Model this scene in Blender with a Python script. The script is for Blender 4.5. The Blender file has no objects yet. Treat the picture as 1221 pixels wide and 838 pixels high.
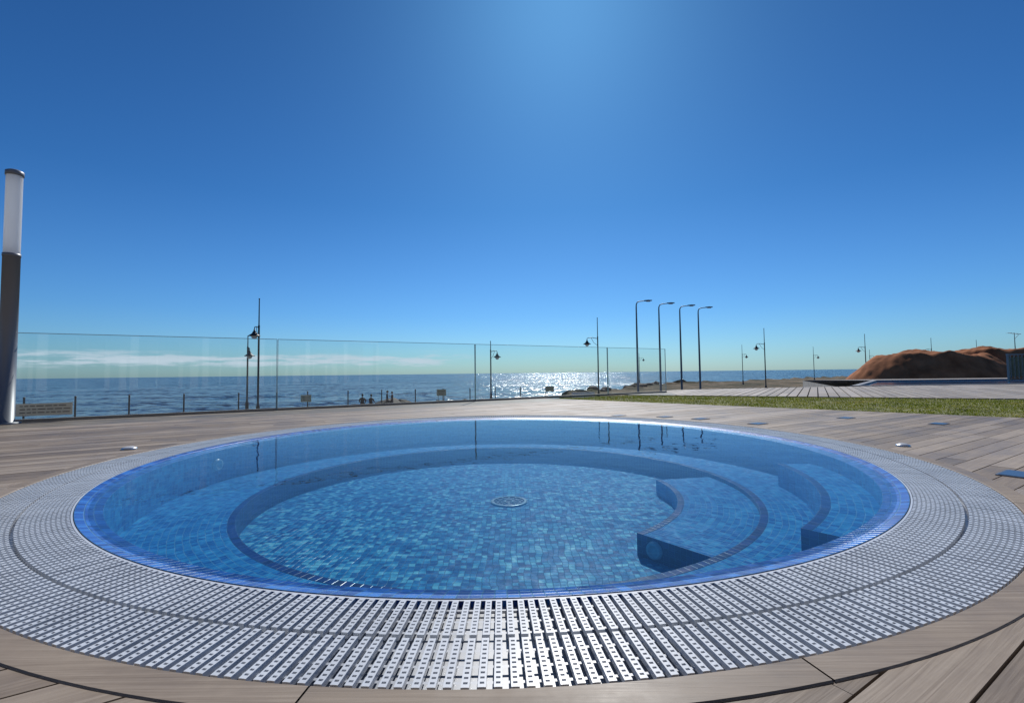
import bpy, bmesh, math, random
import numpy as np
from mathutils import Vector, Matrix, noise
random.seed(7)
rad = math.radians
S = bpy.context.scene
S.view_settings.view_transform = 'Standard'
S.view_settings.look = 'None'
S.view_settings.exposure = 0
COL = S.collection

# ------------------------------------------------------------ node helpers
def new_mat(name):
    m = bpy.data.materials.new(name); m.use_nodes = True
    nt = m.node_tree
    for n in list(nt.nodes): nt.nodes.remove(n)
    out = nt.nodes.new('ShaderNodeOutputMaterial')
    return m, nt, out
def N(nt, typ, **kw):
    n = nt.nodes.new(typ)
    for k, v in kw.items(): setattr(n, k, v)
    return n
def L(nt, a, b): nt.links.new(a, b)
def ramp(nt, fac, stops):
    r = nt.nodes.new('ShaderNodeValToRGB')
    cr = r.color_ramp
    while len(cr.elements) < len(stops): cr.elements.new(0.5)
    for e, (p, c) in zip(cr.elements, stops):
        e.position = p; e.color = (c[0], c[1], c[2], 1)
    L(nt, fac, r.inputs[0]); return r
def math_n(nt, op, a, b=None, c=None):
    n = nt.nodes.new('ShaderNodeMath'); n.operation = op
    for i, v in enumerate((a, b, c)):
        if v is None: continue
        if isinstance(v, (int, float)): n.inputs[i].default_value = v
        else: L(nt, v, n.inputs[i])
    return n.outputs[0]
def mrn(nt, v, a, b, c, d):
    m = N(nt, 'ShaderNodeMapRange')
    m.inputs[1].default_value = a; m.inputs[2].default_value = b; m.inputs[3].default_value = c; m.inputs[4].default_value = d
    L(nt, v, m.inputs[0]); return m.outputs[0]
def simple(name, col, rough=0.5, metal=0.0, nscale=None, namt=0.25, bump=0.0, spec=0.5):
    m, nt, out = new_mat(name)
    p = N(nt, 'ShaderNodeBsdfPrincipled')
    p.inputs['Roughness'].default_value = rough
    p.inputs['Metallic'].default_value = metal
    p.inputs['Specular IOR Level'].default_value = spec
    if nscale:
        tc = N(nt, 'ShaderNodeTexCoord')
        nz = N(nt, 'ShaderNodeTexNoise'); nz.inputs['Scale'].default_value = nscale; nz.inputs['Detail'].default_value = 6
        L(nt, tc.outputs['Object'], nz.inputs['Vector'])
        r = ramp(nt, nz.outputs['Fac'], [(0.3, [c*(1-namt) for c in col]), (0.7, [min(1, c*(1+namt)) for c in col])])
        L(nt, r.outputs[0], p.inputs['Base Color'])
        if bump:
            b = N(nt, 'ShaderNodeBump'); b.inputs['Strength'].default_value = bump; b.inputs['Distance'].default_value = 0.02
            L(nt, nz.outputs['Fac'], b.inputs['Height']); L(nt, b.outputs[0], p.inputs['Normal'])
    else:
        p.inputs['Base Color'].default_value = (*col, 1)
    L(nt, p.outputs[0], out.inputs[0]); return m

# ------------------------------------------------------------ mesh builder
class MB:
    def __init__(s): s.v = []; s.f = []; s.m = []; s.uv = {}; s.sm = []
    def poly(s, pts, mat=0, uv=None, smooth=False):
        b = len(s.v); s.v += [tuple(p) for p in pts]
        s.f.append(tuple(range(b, b+len(pts)))); s.m.append(mat); s.sm.append(smooth)
        if uv: s.uv[len(s.f)-1] = uv
    def faces(s, vs, fs, mat=0, smooth=False):
        b = len(s.v); s.v += [tuple(p) for p in vs]
        for f in fs: s.f.append(tuple(b+i for i in f)); s.m.append(mat); s.sm.append(smooth)
    def box(s, c, size, mat=0, rot=None):
        x, y, z = [d/2 for d in size]
        vs = [Vector(p) for p in [(-x,-y,-z),(x,-y,-z),(x,y,-z),(-x,y,-z),(-x,-y,z),(x,-y,z),(x,y,z),(-x,y,z)]]
        if rot is not None: vs = [rot @ v for v in vs]
        c = Vector(c); vs = [v+c for v in vs]
        s.faces(vs, [(3,2,1,0),(4,5,6,7),(0,1,5,4),(1,2,6,5),(2,3,7,6),(3,0,4,7)], mat)
    def tube(s, pts, radii, mat=0, n=10, cap=True):
        pts = [Vector(p) for p in pts]; rings = []
        for i, p in enumerate(pts):
            a = pts[max(0, i-1)]; b = pts[min(len(pts)-1, i+1)]
            t = (b-a).normalized()
            up = Vector((0, 1, 0)) if abs(t.y) < 0.9 else Vector((1, 0, 0))
            u = t.cross(up).normalized(); w = t.cross(u)
            rings.append([p + (u*math.cos(2*math.pi*k/n)+w*math.sin(2*math.pi*k/n))*radii[i] for k in range(n)])
        vs = [v for r in rings for v in r]; fs = []
        for i in range(len(rings)-1):
            for k in range(n):
                fs.append((i*n+k, i*n+(k+1) % n, (i+1)*n+(k+1) % n, (i+1)*n+k))
        s.faces(vs, fs, mat, True)
        if cap:
            s.faces(rings[0], [tuple(range(n))], mat); s.faces(rings[-1], [tuple(range(n))], mat)
    def lathe(s, c, prof, mat=0, n=20):
        c = Vector(c); vs = []; fs = []
        for r, z in prof:
            for k in range(n):
                a = 2*math.pi*k/n; vs.append(c+Vector((r*math.cos(a), r*math.sin(a), z)))
        for i in range(len(prof)-1):
            for k in range(n): fs.append((i*n+k, i*n+(k+1) % n, (i+1)*n+(k+1) % n, (i+1)*n+k))
        s.faces(vs, fs, mat, True)
    def build(s, name, mats, loc=(0, 0, 0), rotz=0, parent=None, rnd=None):
        me = bpy.data.meshes.new(name); me.from_pydata(s.v, [], s.f)
        me.polygons.foreach_set('material_index', s.m)
        me.polygons.foreach_set('use_smooth', s.sm)
        for m in mats: me.materials.append(m)
        if s.uv:
            ul = me.uv_layers.new(name='UVMap')
            for fi, uv in s.uv.items():
                p = me.polygons[fi]
                for li, co in zip(p.loop_indices, uv): ul.data[li].uv = co
        if rnd is not None:
            at = me.attributes.new('rnd', 'FLOAT', 'FACE'); at.data.foreach_set('value', rnd)
        me.update()
        o = bpy.data.objects.new(name, me); COL.objects.link(o)
        o.location = loc; o.rotation_euler = (0, 0, rotz)
        if parent: o.parent = parent
        return o

# ------------------------------------------------------------ camera
H = 0.600
cam = bpy.data.cameras.new('camera'); camo = bpy.data.objects.new('camera', cam); COL.objects.link(camo)
cam.sensor_width = 36; cam.lens = 36*554/1221
cam.clip_start = 0.05; cam.clip_end = 60000
pitch = rad(2.66); roll = rad(-0.66)
camo.matrix_world = Matrix.Translation((0, 0, H)) @ Matrix.Rotation(rad(90)+pitch, 4, 'X') @ Matrix.Rotation(roll, 4, 'Z')
S.camera = camo

# ------------------------------------------------------------ light + sky
SUN_EL, SUN_AZ = 43.0, 7.0     # azimuth clockwise from +Y
sd = Vector((math.sin(rad(SUN_AZ))*math.cos(rad(SUN_EL)), math.cos(rad(SUN_AZ))*math.cos(rad(SUN_EL)), math.sin(rad(SUN_EL))))
sl = bpy.data.lights.new('sun', 'SUN'); sl.energy = 4.6; sl.angle = rad(0.5); sl.color = (1, 0.96, 0.90)
so = bpy.data.objects.new('sun', sl); COL.objects.link(so)
so.rotation_euler = sd.to_track_quat('Z', 'Y').to_euler()
W = bpy.data.worlds.new('World'); S.world = W; W.use_nodes = True
nt = W.node_tree
for n in list(nt.nodes): nt.nodes.remove(n)
wo = N(nt, 'ShaderNodeOutputWorld'); bg = N(nt, 'ShaderNodeBackground'); bg.inputs[1].default_value = 0.10
sky = N(nt, 'ShaderNodeTexSky'); sky.sky_type = 'NISHITA'; sky.sun_disc = False
sky.sun_elevation = rad(SUN_EL); sky.sun_rotation = rad(SUN_AZ)
sky.altitude = 0; sky.air_density = 1.0; sky.dust_density = 0.6; sky.ozone_density = 3.0
tc = N(nt, 'ShaderNodeTexCoord'); sx = N(nt, 'ShaderNodeSeparateXYZ'); L(nt, tc.outputs['Generated'], sx.inputs[0])
tint = ramp(nt, sx.outputs[2], [(0.0, (0.42, 0.70, 1.0)), (0.05, (0.37, 0.68, 1.0)), (0.12, (0.28, 0.60, 0.97)), (0.33, (0.165, 0.46, 0.79)), (0.66, (0.12, 0.35, 0.63))])
mul = N(nt, 'ShaderNodeMix', data_type='RGBA'); mul.blend_type = 'MULTIPLY'; mul.inputs[0].default_value = 1
L(nt, sky.outputs[0], mul.inputs[6]); L(nt, tint.outputs[0], mul.inputs[7])
# low cloud bank over the sea horizon
mp = N(nt, 'ShaderNodeMapping'); mp.inputs['Scale'].default_value = (11, 11, 95); L(nt, tc.outputs['Generated'], mp.inputs[0])
nz = N(nt, 'ShaderNodeTexNoise'); nz.inputs['Scale'].default_value = 1.0; nz.inputs['Detail'].default_value = 8; nz.inputs['Roughness'].default_value = 0.65
L(nt, mp.outputs[0], nz.inputs['Vector'])
def mr(v, a, b, c, d):
    m = N(nt, 'ShaderNodeMapRange'); m.interpolation_type = 'SMOOTHSTEP'
    m.inputs[1].default_value = a; m.inputs[2].default_value = b; m.inputs[3].default_value = c; m.inputs[4].default_value = d
    L(nt, v, m.inputs[0]); return m.outputs[0]
lo = mr(sx.outputs[2], 0.008, 0.026, 0, 1); hi = mr(sx.outputs[2], 0.030, 0.056, 1, 0)
az = mr(sx.outputs[0], -0.20, 0.0, 1, 0)
band = math_n(nt, 'MULTIPLY', math_n(nt, 'MULTIPLY', lo, hi), az)
nn = mr(math_n(nt, 'ADD', nz.outputs['Fac'], math_n(nt, 'MULTIPLY', band, 0.24)), 0.60, 0.80, 0, 1)
cf = math_n(nt, 'MULTIPLY', math_n(nt, 'MULTIPLY', band, nn), 0.9)
mx = N(nt, 'ShaderNodeMix', data_type='RGBA'); L(nt, cf, mx.inputs[0]); L(nt, mul.outputs[2], mx.inputs[6])
mx.inputs[7].default_value = (6.0, 6.9, 8.0, 1)
L(nt, mx.outputs[2], bg.inputs[0]); L(nt, bg.outputs[0], wo.inputs[0])

# ------------------------------------------------------------ materials
def wood(name, c0, c1, c2):
    m, nt, out = new_mat(name); p = N(nt, 'ShaderNodeBsdfPrincipled')
    tc = N(nt, 'ShaderNodeTexCoord'); at = N(nt, 'ShaderNodeAttribute'); at.attribute_name = 'rnd'
    off = N(nt, 'ShaderNodeCombineXYZ'); L(nt, math_n(nt, 'MULTIPLY', at.outputs['Fac'], 37.0), off.inputs[0]); L(nt, math_n(nt, 'MULTIPLY', at.outputs['Fac'], 91.0), off.inputs[2])
    va = N(nt, 'ShaderNodeVectorMath'); va.operation = 'ADD'; L(nt, tc.outputs['Object'], va.inputs[0]); L(nt, off.outputs[0], va.inputs[1])
    mp = N(nt, 'ShaderNodeMapping'); mp.inputs['Scale'].default_value = (3.0, 90, 10); L(nt, va.outputs[0], mp.inputs[0])
    g = N(nt, 'ShaderNodeTexNoise'); g.inputs['Scale'].default_value = 1; g.inputs['Detail'].default_value = 5; g.inputs['Distortion'].default_value = 0.4
    L(nt, mp.outputs[0], g.inputs['Vector'])
    b = N(nt, 'ShaderNodeTexNoise'); b.inputs['Scale'].default_value = 2.3; b.inputs['Detail'].default_value = 8; b.inputs['Roughness'].default_value = 0.65
    L(nt, tc.outputs['Object'], b.inputs['Vector'])
    s = math_n(nt, 'ADD', math_n(nt, 'MULTIPLY', g.outputs['Fac'], 0.36), math_n(nt, 'MULTIPLY', b.outputs['Fac'], 0.40))
    s = math_n(nt, 'ADD', s, math_n(nt, 'MULTIPLY', at.outputs['Fac'], 0.32))
    r = ramp(nt, s, [(0.28, c0), (0.54, c1), (0.82, c2)])
    L(nt, r.outputs[0], p.inputs['Base Color'])
    rr = mrn(nt, b.outputs['Fac'], 0.3, 0.7, 0.42, 0.72); L(nt, rr, p.inputs['Roughness'])
    p.inputs['Specular IOR Level'].default_value = 0.35
    bp = N(nt, 'ShaderNodeBump'); bp.inputs['Strength'].default_value = 0.5; bp.inputs['Distance'].default_value = 0.003
    L(nt, g.outputs['Fac'], bp.inputs['Height']); L(nt, bp.outputs[0], p.inputs['Normal'])
    L(nt, p.outputs[0], out.inputs[0]); return m
M_wood = wood('deck_wood', (0.095, 0.072, 0.055), (0.215, 0.17, 0.13), (0.36, 0.30, 0.24))
M_wood2 = wood('deck_wood_light', (0.18, 0.15, 0.12), (0.29, 0.25, 0.205), (0.40, 0.35, 0.30))

# tiles: UV given in tile units
def tile_mat(name, stops, shimmer=True, wob=0.0, grout=(0.06, 0.17, 0.31)):
    m, nt, out = new_mat(name); p = N(nt, 'ShaderNodeBsdfPrincipled')
    uv = N(nt, 'ShaderNodeUVMap'); uvo = uv.outputs[0]
    tc = N(nt, 'ShaderNodeTexCoord')
    if wob:
        dz = N(nt, 'ShaderNodeTexNoise'); dz.inputs['Scale'].default_value = 8.0; dz.inputs['Detail'].default_value = 2.0
        L(nt, tc.outputs['Object'], dz.inputs['Vector'])
        sb = N(nt, 'ShaderNodeVectorMath'); sb.operation = 'SUBTRACT'; L(nt, dz.outputs['Color'], sb.inputs[0]); sb.inputs[1].default_value = (.5, .5, .5)
        sc = N(nt, 'ShaderNodeVectorMath'); sc.operation = 'SCALE'; L(nt, sb.outputs[0], sc.inputs[0]); sc.inputs['Scale'].default_value = wob
        ad = N(nt, 'ShaderNodeVectorMath'); ad.operation = 'ADD'; L(nt, uvo, ad.inputs[0]); L(nt, sc.outputs[0], ad.inputs[1]); uvo = ad.outputs[0]
    fl = N(nt, 'ShaderNodeVectorMath'); fl.operation = 'FLOOR'; L(nt, uvo, fl.inputs[0])
    fr = N(nt, 'ShaderNodeVectorMath'); fr.operation = 'FRACTION'; L(nt, uvo, fr.inputs[0])
    wn = N(nt, 'ShaderNodeTexWhiteNoise'); wn.noise_dimensions = '2D'; L(nt, fl.outputs[0], wn.inputs['Vector'])
    fac = wn.outputs['Value']
    if shimmer:  # noise brightens tile colours in clusters, imitating caustic light
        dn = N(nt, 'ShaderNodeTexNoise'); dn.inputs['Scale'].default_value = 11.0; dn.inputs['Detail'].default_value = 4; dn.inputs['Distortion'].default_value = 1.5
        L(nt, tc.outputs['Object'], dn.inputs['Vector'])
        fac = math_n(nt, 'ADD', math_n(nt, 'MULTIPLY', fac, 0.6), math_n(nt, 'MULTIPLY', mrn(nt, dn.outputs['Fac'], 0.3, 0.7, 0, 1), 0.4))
    r = ramp(nt, fac, stops)
    s2 = N(nt, 'ShaderNodeSeparateXYZ'); L(nt, fr.outputs[0], s2.inputs[0])
    def edge(o): return math_n(nt, 'ABSOLUTE', math_n(nt, 'SUBTRACT', o, 0.5))
    e = math_n(nt, 'MAXIMUM', edge(s2.outputs[0]), edge(s2.outputs[1]))
    g = mrn(nt, e, 0.43, 0.475, 0, 1)
    mix = N(nt, 'ShaderNodeMix', data_type='RGBA'); L(nt, g, mix.inputs[0]); L(nt, r.outputs[0], mix.inputs[6]); mix.inputs[7].default_value = (*grout, 1)
    L(nt, mix.outputs[2], p.inputs['Base Color']); p.inputs['Roughness'].default_value = 0.3; p.inputs['Specular IOR Level'].default_value = 0.5 if not shimmer else 0.2
    bp = N(nt, 'ShaderNodeBump'); bp.inputs['Strength'].default_value = 0.5; bp.inputs['Distance'].default_value = 0.002; bp.invert = True
    L(nt, g, bp.inputs['Height']); L(nt, bp.outputs[0], p.inputs['Normal'])
    L(nt, p.outputs[0], out.inputs[0]); return m
M_tile = tile_mat('pool_mosaic', [(0.15, (0.006, 0.085, 0.26)), (0.42, (0.014, 0.18, 0.42)), (0.62, (0.035, 0.30, 0.54)), (0.84, (0.17, 0.54, 0.68))], wob=1.4)  # palest stop is a caustic highlight painted into the floor tiles
M_tile_b = tile_mat('bench_mosaic', [(0.15, (0.007, 0.10, 0.33)), (0.5, (0.016, 0.19, 0.47)), (0.85, (0.045, 0.32, 0.58))], wob=0.5, grout=(0.11, 0.30, 0.48))
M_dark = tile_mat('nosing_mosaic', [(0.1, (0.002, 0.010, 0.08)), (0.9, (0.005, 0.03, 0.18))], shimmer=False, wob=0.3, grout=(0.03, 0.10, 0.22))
M_rim = tile_mat('rim_mosaic', [(0.1, (0.004, 0.04, 0.24)), (0.5, (0.008, 0.075, 0.38)), (0.9, (0.025, 0.15, 0.52))], shimmer=False)

# pool water: Fresnel reflection over flat transparency; the cell pattern in its tint
# imitates caustics, painted on the surface and filtering the sun onto the floor
def water_mat(name, tlo, thi, bscale, bstr, rough=0.012):
    m, nt, out = new_mat(name)
    tc = N(nt, 'ShaderNodeTexCoord')
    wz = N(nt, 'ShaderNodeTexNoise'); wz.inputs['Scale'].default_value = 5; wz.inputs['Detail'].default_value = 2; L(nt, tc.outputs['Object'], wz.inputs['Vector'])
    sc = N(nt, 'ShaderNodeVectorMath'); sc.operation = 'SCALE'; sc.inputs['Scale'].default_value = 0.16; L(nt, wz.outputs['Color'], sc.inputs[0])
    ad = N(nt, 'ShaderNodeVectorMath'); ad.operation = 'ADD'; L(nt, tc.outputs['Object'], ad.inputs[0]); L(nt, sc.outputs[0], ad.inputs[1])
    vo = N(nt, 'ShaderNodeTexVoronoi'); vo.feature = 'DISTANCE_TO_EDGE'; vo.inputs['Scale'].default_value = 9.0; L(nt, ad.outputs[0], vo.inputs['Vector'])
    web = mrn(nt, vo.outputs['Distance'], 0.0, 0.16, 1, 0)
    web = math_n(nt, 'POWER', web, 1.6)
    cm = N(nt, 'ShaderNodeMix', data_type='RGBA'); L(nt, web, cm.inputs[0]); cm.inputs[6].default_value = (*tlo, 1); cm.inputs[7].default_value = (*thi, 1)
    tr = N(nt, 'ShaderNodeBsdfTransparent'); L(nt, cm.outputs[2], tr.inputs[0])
    gl = N(nt, 'ShaderNodeBsdfGlossy'); gl.inputs['Roughness'].default_value = rough; gl.inputs[0].default_value = (1, 1, 1, 1)
    fr = N(nt, 'ShaderNodeFresnel'); fr.inputs[0].default_value = 1.33
    nz = N(nt, 'ShaderNodeTexNoise'); nz.inputs['Scale'].default_value = bscale; nz.inputs['Detail'].default_value = 2.5
    L(nt, tc.outputs['Object'], nz.inputs['Vector'])
    bp = N(nt, 'ShaderNodeBump'); bp.inputs['Strength'].default_value = bstr; bp.inputs['Distance'].default_value = 0.02
    L(nt, nz.outputs['Fac'], bp.inputs['Height']); L(nt, bp.outputs[0], gl.inputs['Normal']); L(nt, bp.outputs[0], fr.inputs['Normal'])
    mx = N(nt, 'ShaderNodeMixShader'); L(nt, fr.outputs[0], mx.inputs[0]); L(nt, tr.outputs[0], mx.inputs[1]); L(nt, gl.outputs[0], mx.inputs[2])
    L(nt, mx.outputs[0], out.inputs[0]); return m
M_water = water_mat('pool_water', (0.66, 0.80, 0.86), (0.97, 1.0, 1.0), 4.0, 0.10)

def glass_mat(name, tint, haze=0.0):
    m, nt, out = new_mat(name)
    tr = N(nt, 'ShaderNodeBsdfTransparent'); tr.inputs[0].default_value = (*tint, 1)
    gl = N(nt, 'ShaderNodeBsdfGlossy'); gl.inputs['Roughness'].default_value = 0.01
    fr = N(nt, 'ShaderNodeFresnel'); fr.inputs[0].default_value = 1.5
    f2 = math_n(nt, 'MINIMUM', math_n(nt, 'MULTIPLY', fr.outputs[0], 1.4), 1.0)
    mx = N(nt, 'ShaderNodeMixShader'); L(nt, f2, mx.inputs[0]); L(nt, tr.outputs[0], mx.inputs[1]); L(nt, gl.outputs[0], mx.inputs[2])
    res = mx.outputs[0]
    if haze:    # faint translucent layer, uneven by noise
        tl = N(nt, 'ShaderNodeBsdfTranslucent'); tl.inputs[0].default_value = (0.8, 0.85, 0.85, 1)
        tc = N(nt, 'ShaderNodeTexCoord'); mp = N(nt, 'ShaderNodeMapping'); mp.inputs['Scale'].default_value = (2, 2, 0.5); L(nt, tc.outputs['Object'], mp.inputs[0])
        nz = N(nt, 'ShaderNodeTexNoise'); nz.inputs['Scale'].default_value = 2; nz.inputs['Detail'].default_value = 6; L(nt, mp.outputs[0], nz.inputs['Vector'])
        m2 = N(nt, 'ShaderNodeMixShader'); L(nt, mrn(nt, nz.outputs['Fac'], 0.3, 0.75, haze*0.5, haze*1.5), m2.inputs[0]); L(nt, res, m2.inputs[1]); L(nt, tl.outputs[0], m2.inputs[2]); res = m2.outputs[0]
    L(nt, res, out.inputs[0]); return m
M_glass = glass_mat('fence_glass', (0.88, 0.94, 0.94), 0.018)
M_gedge = simple('glass_edge', (0.45, 0.62, 0.62), 0.15)
M_white = simple('white_plastic', (0.54, 0.57, 0.61), 0.28, nscale=6, namt=0.10)
M_grey = simple('channel_grey', (0.33, 0.36, 0.41), 0.35, nscale=20, namt=0.15)
M_steel = simple('steel', (0.55, 0.56, 0.58), 0.3, 0.9)
M_darkm = simple('dark_metal', (0.035, 0.038, 0.045), 0.45, 0.3)
M_pole = simple('galvanised_pole', (0.16, 0.16, 0.17), 0.5, 0.4)
M_lampw = simple('opal_diffuser', (0.8, 0.82, 0.85), 0.4)
M_plate = simple('deck_plate', (0.04, 0.07, 0.14), 0.3, 0.1)
M_sign = simple('sign_board', (0.55, 0.42, 0.20), 0.6)
M_signt = simple('sign_print', (0.10, 0.08, 0.06), 0.6)
M_conc = simple('concrete', (0.36, 0.34, 0.31), 0.8, nscale=3, bump=0.3)

# ------------------------------------------------------------ round pool
PC = Vector((-0.098, 3.768, 0))
T = 0.035
def arc_surf(mb, r0, z0, r1, z1, a0, a1, mat, n=None, rref=None, v0=0.0, tile=T):
    n = n or max(2, int(abs(a1-a0)/rad(1.5)))
    rr = rref or max(r0, r1)
    full = abs(abs(a1-a0)-2*math.pi) < 1e-6
    ntile = round((a1-a0)*rr/tile) if full else (a1-a0)*rr/tile
    ln = math.hypot(r1-r0, z1-z0)/tile
    nv = max(1, round(ln))
    if abs(nv-ln) < 0.45: ln = nv
    for i in range(n):
        A = a0+(a1-a0)*i/n; B = a0+(a1-a0)*(i+1)/n
        uA = ntile*i/n; uB = ntile*(i+1)/n
        pts = [(r0*math.cos(A), r0*math.sin(A), z0), (r0*math.cos(B), r0*math.sin(B), z0), (r1*math.cos(B), r1*math.sin(B), z1), (r1*math.cos(A), r1*math.sin(A), z1)]
        mb.poly(pts, mat, [(uA, v0), (uB, v0), (uB, v0+ln), (uA, v0+ln)])
TAU = 2*math.pi
ZB, ZS, ZF, ZU = -0.29, -0.32, -0.445, -0.12
RB = 1.83
pool = MB()
arc_surf(pool, 2.50, -0.06, 2.50, 0.002, 0, TAU, 3)
arc_surf(pool, 2.50, 0.002, 2.40, -0.022, 0, TAU, 3, tile=0.035)
arc_surf(pool, 2.40, -0.022, 2.40, ZB, 0, TAU, 1)
arc_surf(pool, 2.40, ZB, RB+.045, ZB, 0, TAU, 1)
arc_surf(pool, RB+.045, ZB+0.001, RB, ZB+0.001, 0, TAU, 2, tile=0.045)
arc_surf(pool, RB, ZB, RB, ZF, 0, TAU, 2)
n = 180
fl = [((RB+.01)*math.cos(TAU*i/n), (RB+.01)*math.sin(TAU*i/n), ZF) for i in range(n)]
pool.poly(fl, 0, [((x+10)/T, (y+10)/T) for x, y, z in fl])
def step(r0, r1, z, zb, a0, a1):
    arc_surf(pool, r1, z, r0+0.045, z, a0, a1, 1)
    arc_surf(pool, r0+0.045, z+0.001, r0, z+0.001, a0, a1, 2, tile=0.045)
    arc_surf(pool, r0, z, r0, zb, a0, a1, 1)
    for a in (a0, a1):
        p = [(r0*math.cos(a), r0*math.sin(a)), (r1*math.cos(a), r1*math.sin(a))]
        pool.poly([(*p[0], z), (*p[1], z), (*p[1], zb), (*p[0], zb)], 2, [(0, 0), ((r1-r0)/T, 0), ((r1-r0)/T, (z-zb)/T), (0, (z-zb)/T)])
step(2.14, 2.40, ZU, ZB, rad(-49), rad(-4))
step(1.33, RB, ZS, ZF, rad(-53), rad(10))
pe = bpy.data.objects.new('round_hot_tub_pool', None); COL.objects.link(pe); pe.location = PC
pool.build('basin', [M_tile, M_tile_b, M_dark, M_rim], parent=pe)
fx = MB()
fx.lathe((0.06, 0.06, ZF), [(0.15, 0.0), (0.15, 0.008), (0.135, 0.010), (0.125, 0.010)], 0, 32)
for k in range(12):
    a = TAU*k/12
    for rr_ in (0.035, 0.07, 0.105):
        fx.box((0.06+rr_*math.cos(a), 0.06+rr_*math.sin(a), ZF+0.008), (0.018, 0.014, 0.005), 0, Matrix.Rotation(a, 3, 'Z'))
fx.lathe((0.06, 0.06, ZF), [(0.125, 0.004), (0.0, 0.004)], 1, 32)
def wall_light(pos, nrm, r):
    q = Vector(nrm).to_track_quat('Z', 'Y').to_matrix()
    prof = [(0, 0.012), (r*0.55, 0.012), (r*0.6, 0.02), (r*0.9, 0.02), (r, 0.0)]
    sub = MB(); sub.lathe((0, 0, 0), prof, 0, 24)
    fx.faces([q @ Vector(v)+Vector(pos) for v in sub.v], sub.f, 0, True)
a = rad(-53); rm = 1.45
wall_light((rm*math.cos(a)+0.001, rm*math.sin(a), -0.385), (math.sin(a), -math.cos(a), 0), 0.05)
a = rad(176)
wall_light((2.39*math.cos(a), 2.39*math.sin(a), -0.14), (-math.cos(a), -math.sin(a), 0), 0.05)
fx.build('drain_and_lights', [simple('fitting_white', (0.34, 0.48, 0.56), 0.3), M_dark], parent=pe)
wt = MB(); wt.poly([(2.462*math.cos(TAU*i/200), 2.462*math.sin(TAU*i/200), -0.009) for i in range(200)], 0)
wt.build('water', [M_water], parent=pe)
# overflow grate
gr = MB()
arc_surf(gr, 2.50, -0.022, 2.87, -0.022, 0, TAU, 1)
for rr_ in (2.54, 2.595, 2.645, 2.715, 2.77, 2.82):
    arc_surf(gr, rr_-0.004, -0.010, rr_+0.004, -0.010, 0, TAU, 1, n=280)
arc_surf(gr, 2.503, 0.000, 2.510, 0.0, 0, TAU, 0, n=280)
NS = 560
def slat(a, r0, r1, j):
    ca, sa = math.cos(a), math.sin(a)
    def P(r, t, z): return (r*ca - t*sa, r*sa + t*ca, z)
    zt = 0.002 + j*0.0005; zb = -0.012; w = 0.0082; rw = 0.0038
    def bx(ra, rb, ta, tb):
        vs = [P(ra, ta, zb), P(rb, ta, zb), P(rb, tb, zb), P(ra, tb, zb), P(ra, ta, zt), P(rb, ta, zt), P(rb, tb, zt), P(ra, tb, zt)]
        gr.faces(vs, [(4,5,6,7),(0,1,5,4),(1,2,6,5),(2,3,7,6),(3,0,4,7)], 0)
    bx(r0, r1, -w, -w+rw); bx(r0, r1, w-rw, w)
    nb = 10
    for k in range(nb+1):
        c = r0+0.005+(r1-r0-0.010)*k/nb
        bx(c-0.0047, c+0.0047, -w+rw, w-rw)
    gr.poly([P(r0, -w+rw, -0.003), P(r1, -w+rw, -0.003), P(r1, w-rw, -0.003), P(r0, w-rw, -0.003)], 2)
for i in range(NS):
    a = TAU*i/NS
    slat(a+random.uniform(-.0006, .0006), 2.512, 2.674, random.uniform(-1, 1)); slat(a+random.uniform(-.0006, .0006), 2.686, 2.852, random.uniform(-1, 1))
gr.build('overflow_grate', [M_white, M_grey, simple('grate_recess', (0.14, 0.15, 0.25), 0.4)], parent=pe)
cb = MB(); crnd = []
nseg = 18
for s_ in range(nseg):
    a0 = TAU*s_/nseg+0.0008+rad(4); a1 = TAU*(s_+1)/nseg-0.0008+rad(4)
    r0, r1, zt = 2.858, 2.935, 0.004
    b0 = len(cb.f); K = 12; rv = 0.25+0.5*random.random()
    def q(r, a, z): return (r*math.cos(a), r*math.sin(a), z)
    for i in range(K):
        A = a0+(a1-a0)*i/K; B = a0+(a1-a0)*(i+1)/K
        cb.poly([q(r0+.003, A, zt), q(r1-.003, A, zt), q(r1-.003, B, zt), q(r0+.003, B, zt)], 0)
        cb.poly([q(r0, A, -.05), q(r0, A, zt-.003), q(r0, B, zt-.003), q(r0, B, -.05)], 0)
        cb.poly([q(r0, A, zt-.003), q(r0+.003, A, zt), q(r0+.003, B, zt), q(r0, B, zt-.003)], 0)
        cb.poly([q(r1, A, zt-.003), q(r1-.003, A, zt), q(r1-.003, B, zt), q(r1, B, zt-.003)], 0)
        cb.poly([q(r1, A, -.05), q(r1, A, zt-.003), q(r1, B, zt-.003), q(r1, B, -.05)], 0)
    for A in (a0, a1):
        cb.poly([q(r0, A, -.05), q(r1, A, -.05), q(r1, A, zt-.003), q(r0, A, zt-.003)], 0)
    crnd += [rv]*(len(cb.f)-b0)
cb.build('wooden_curb', [M_wood], parent=pe, rnd=crnd)

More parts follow.
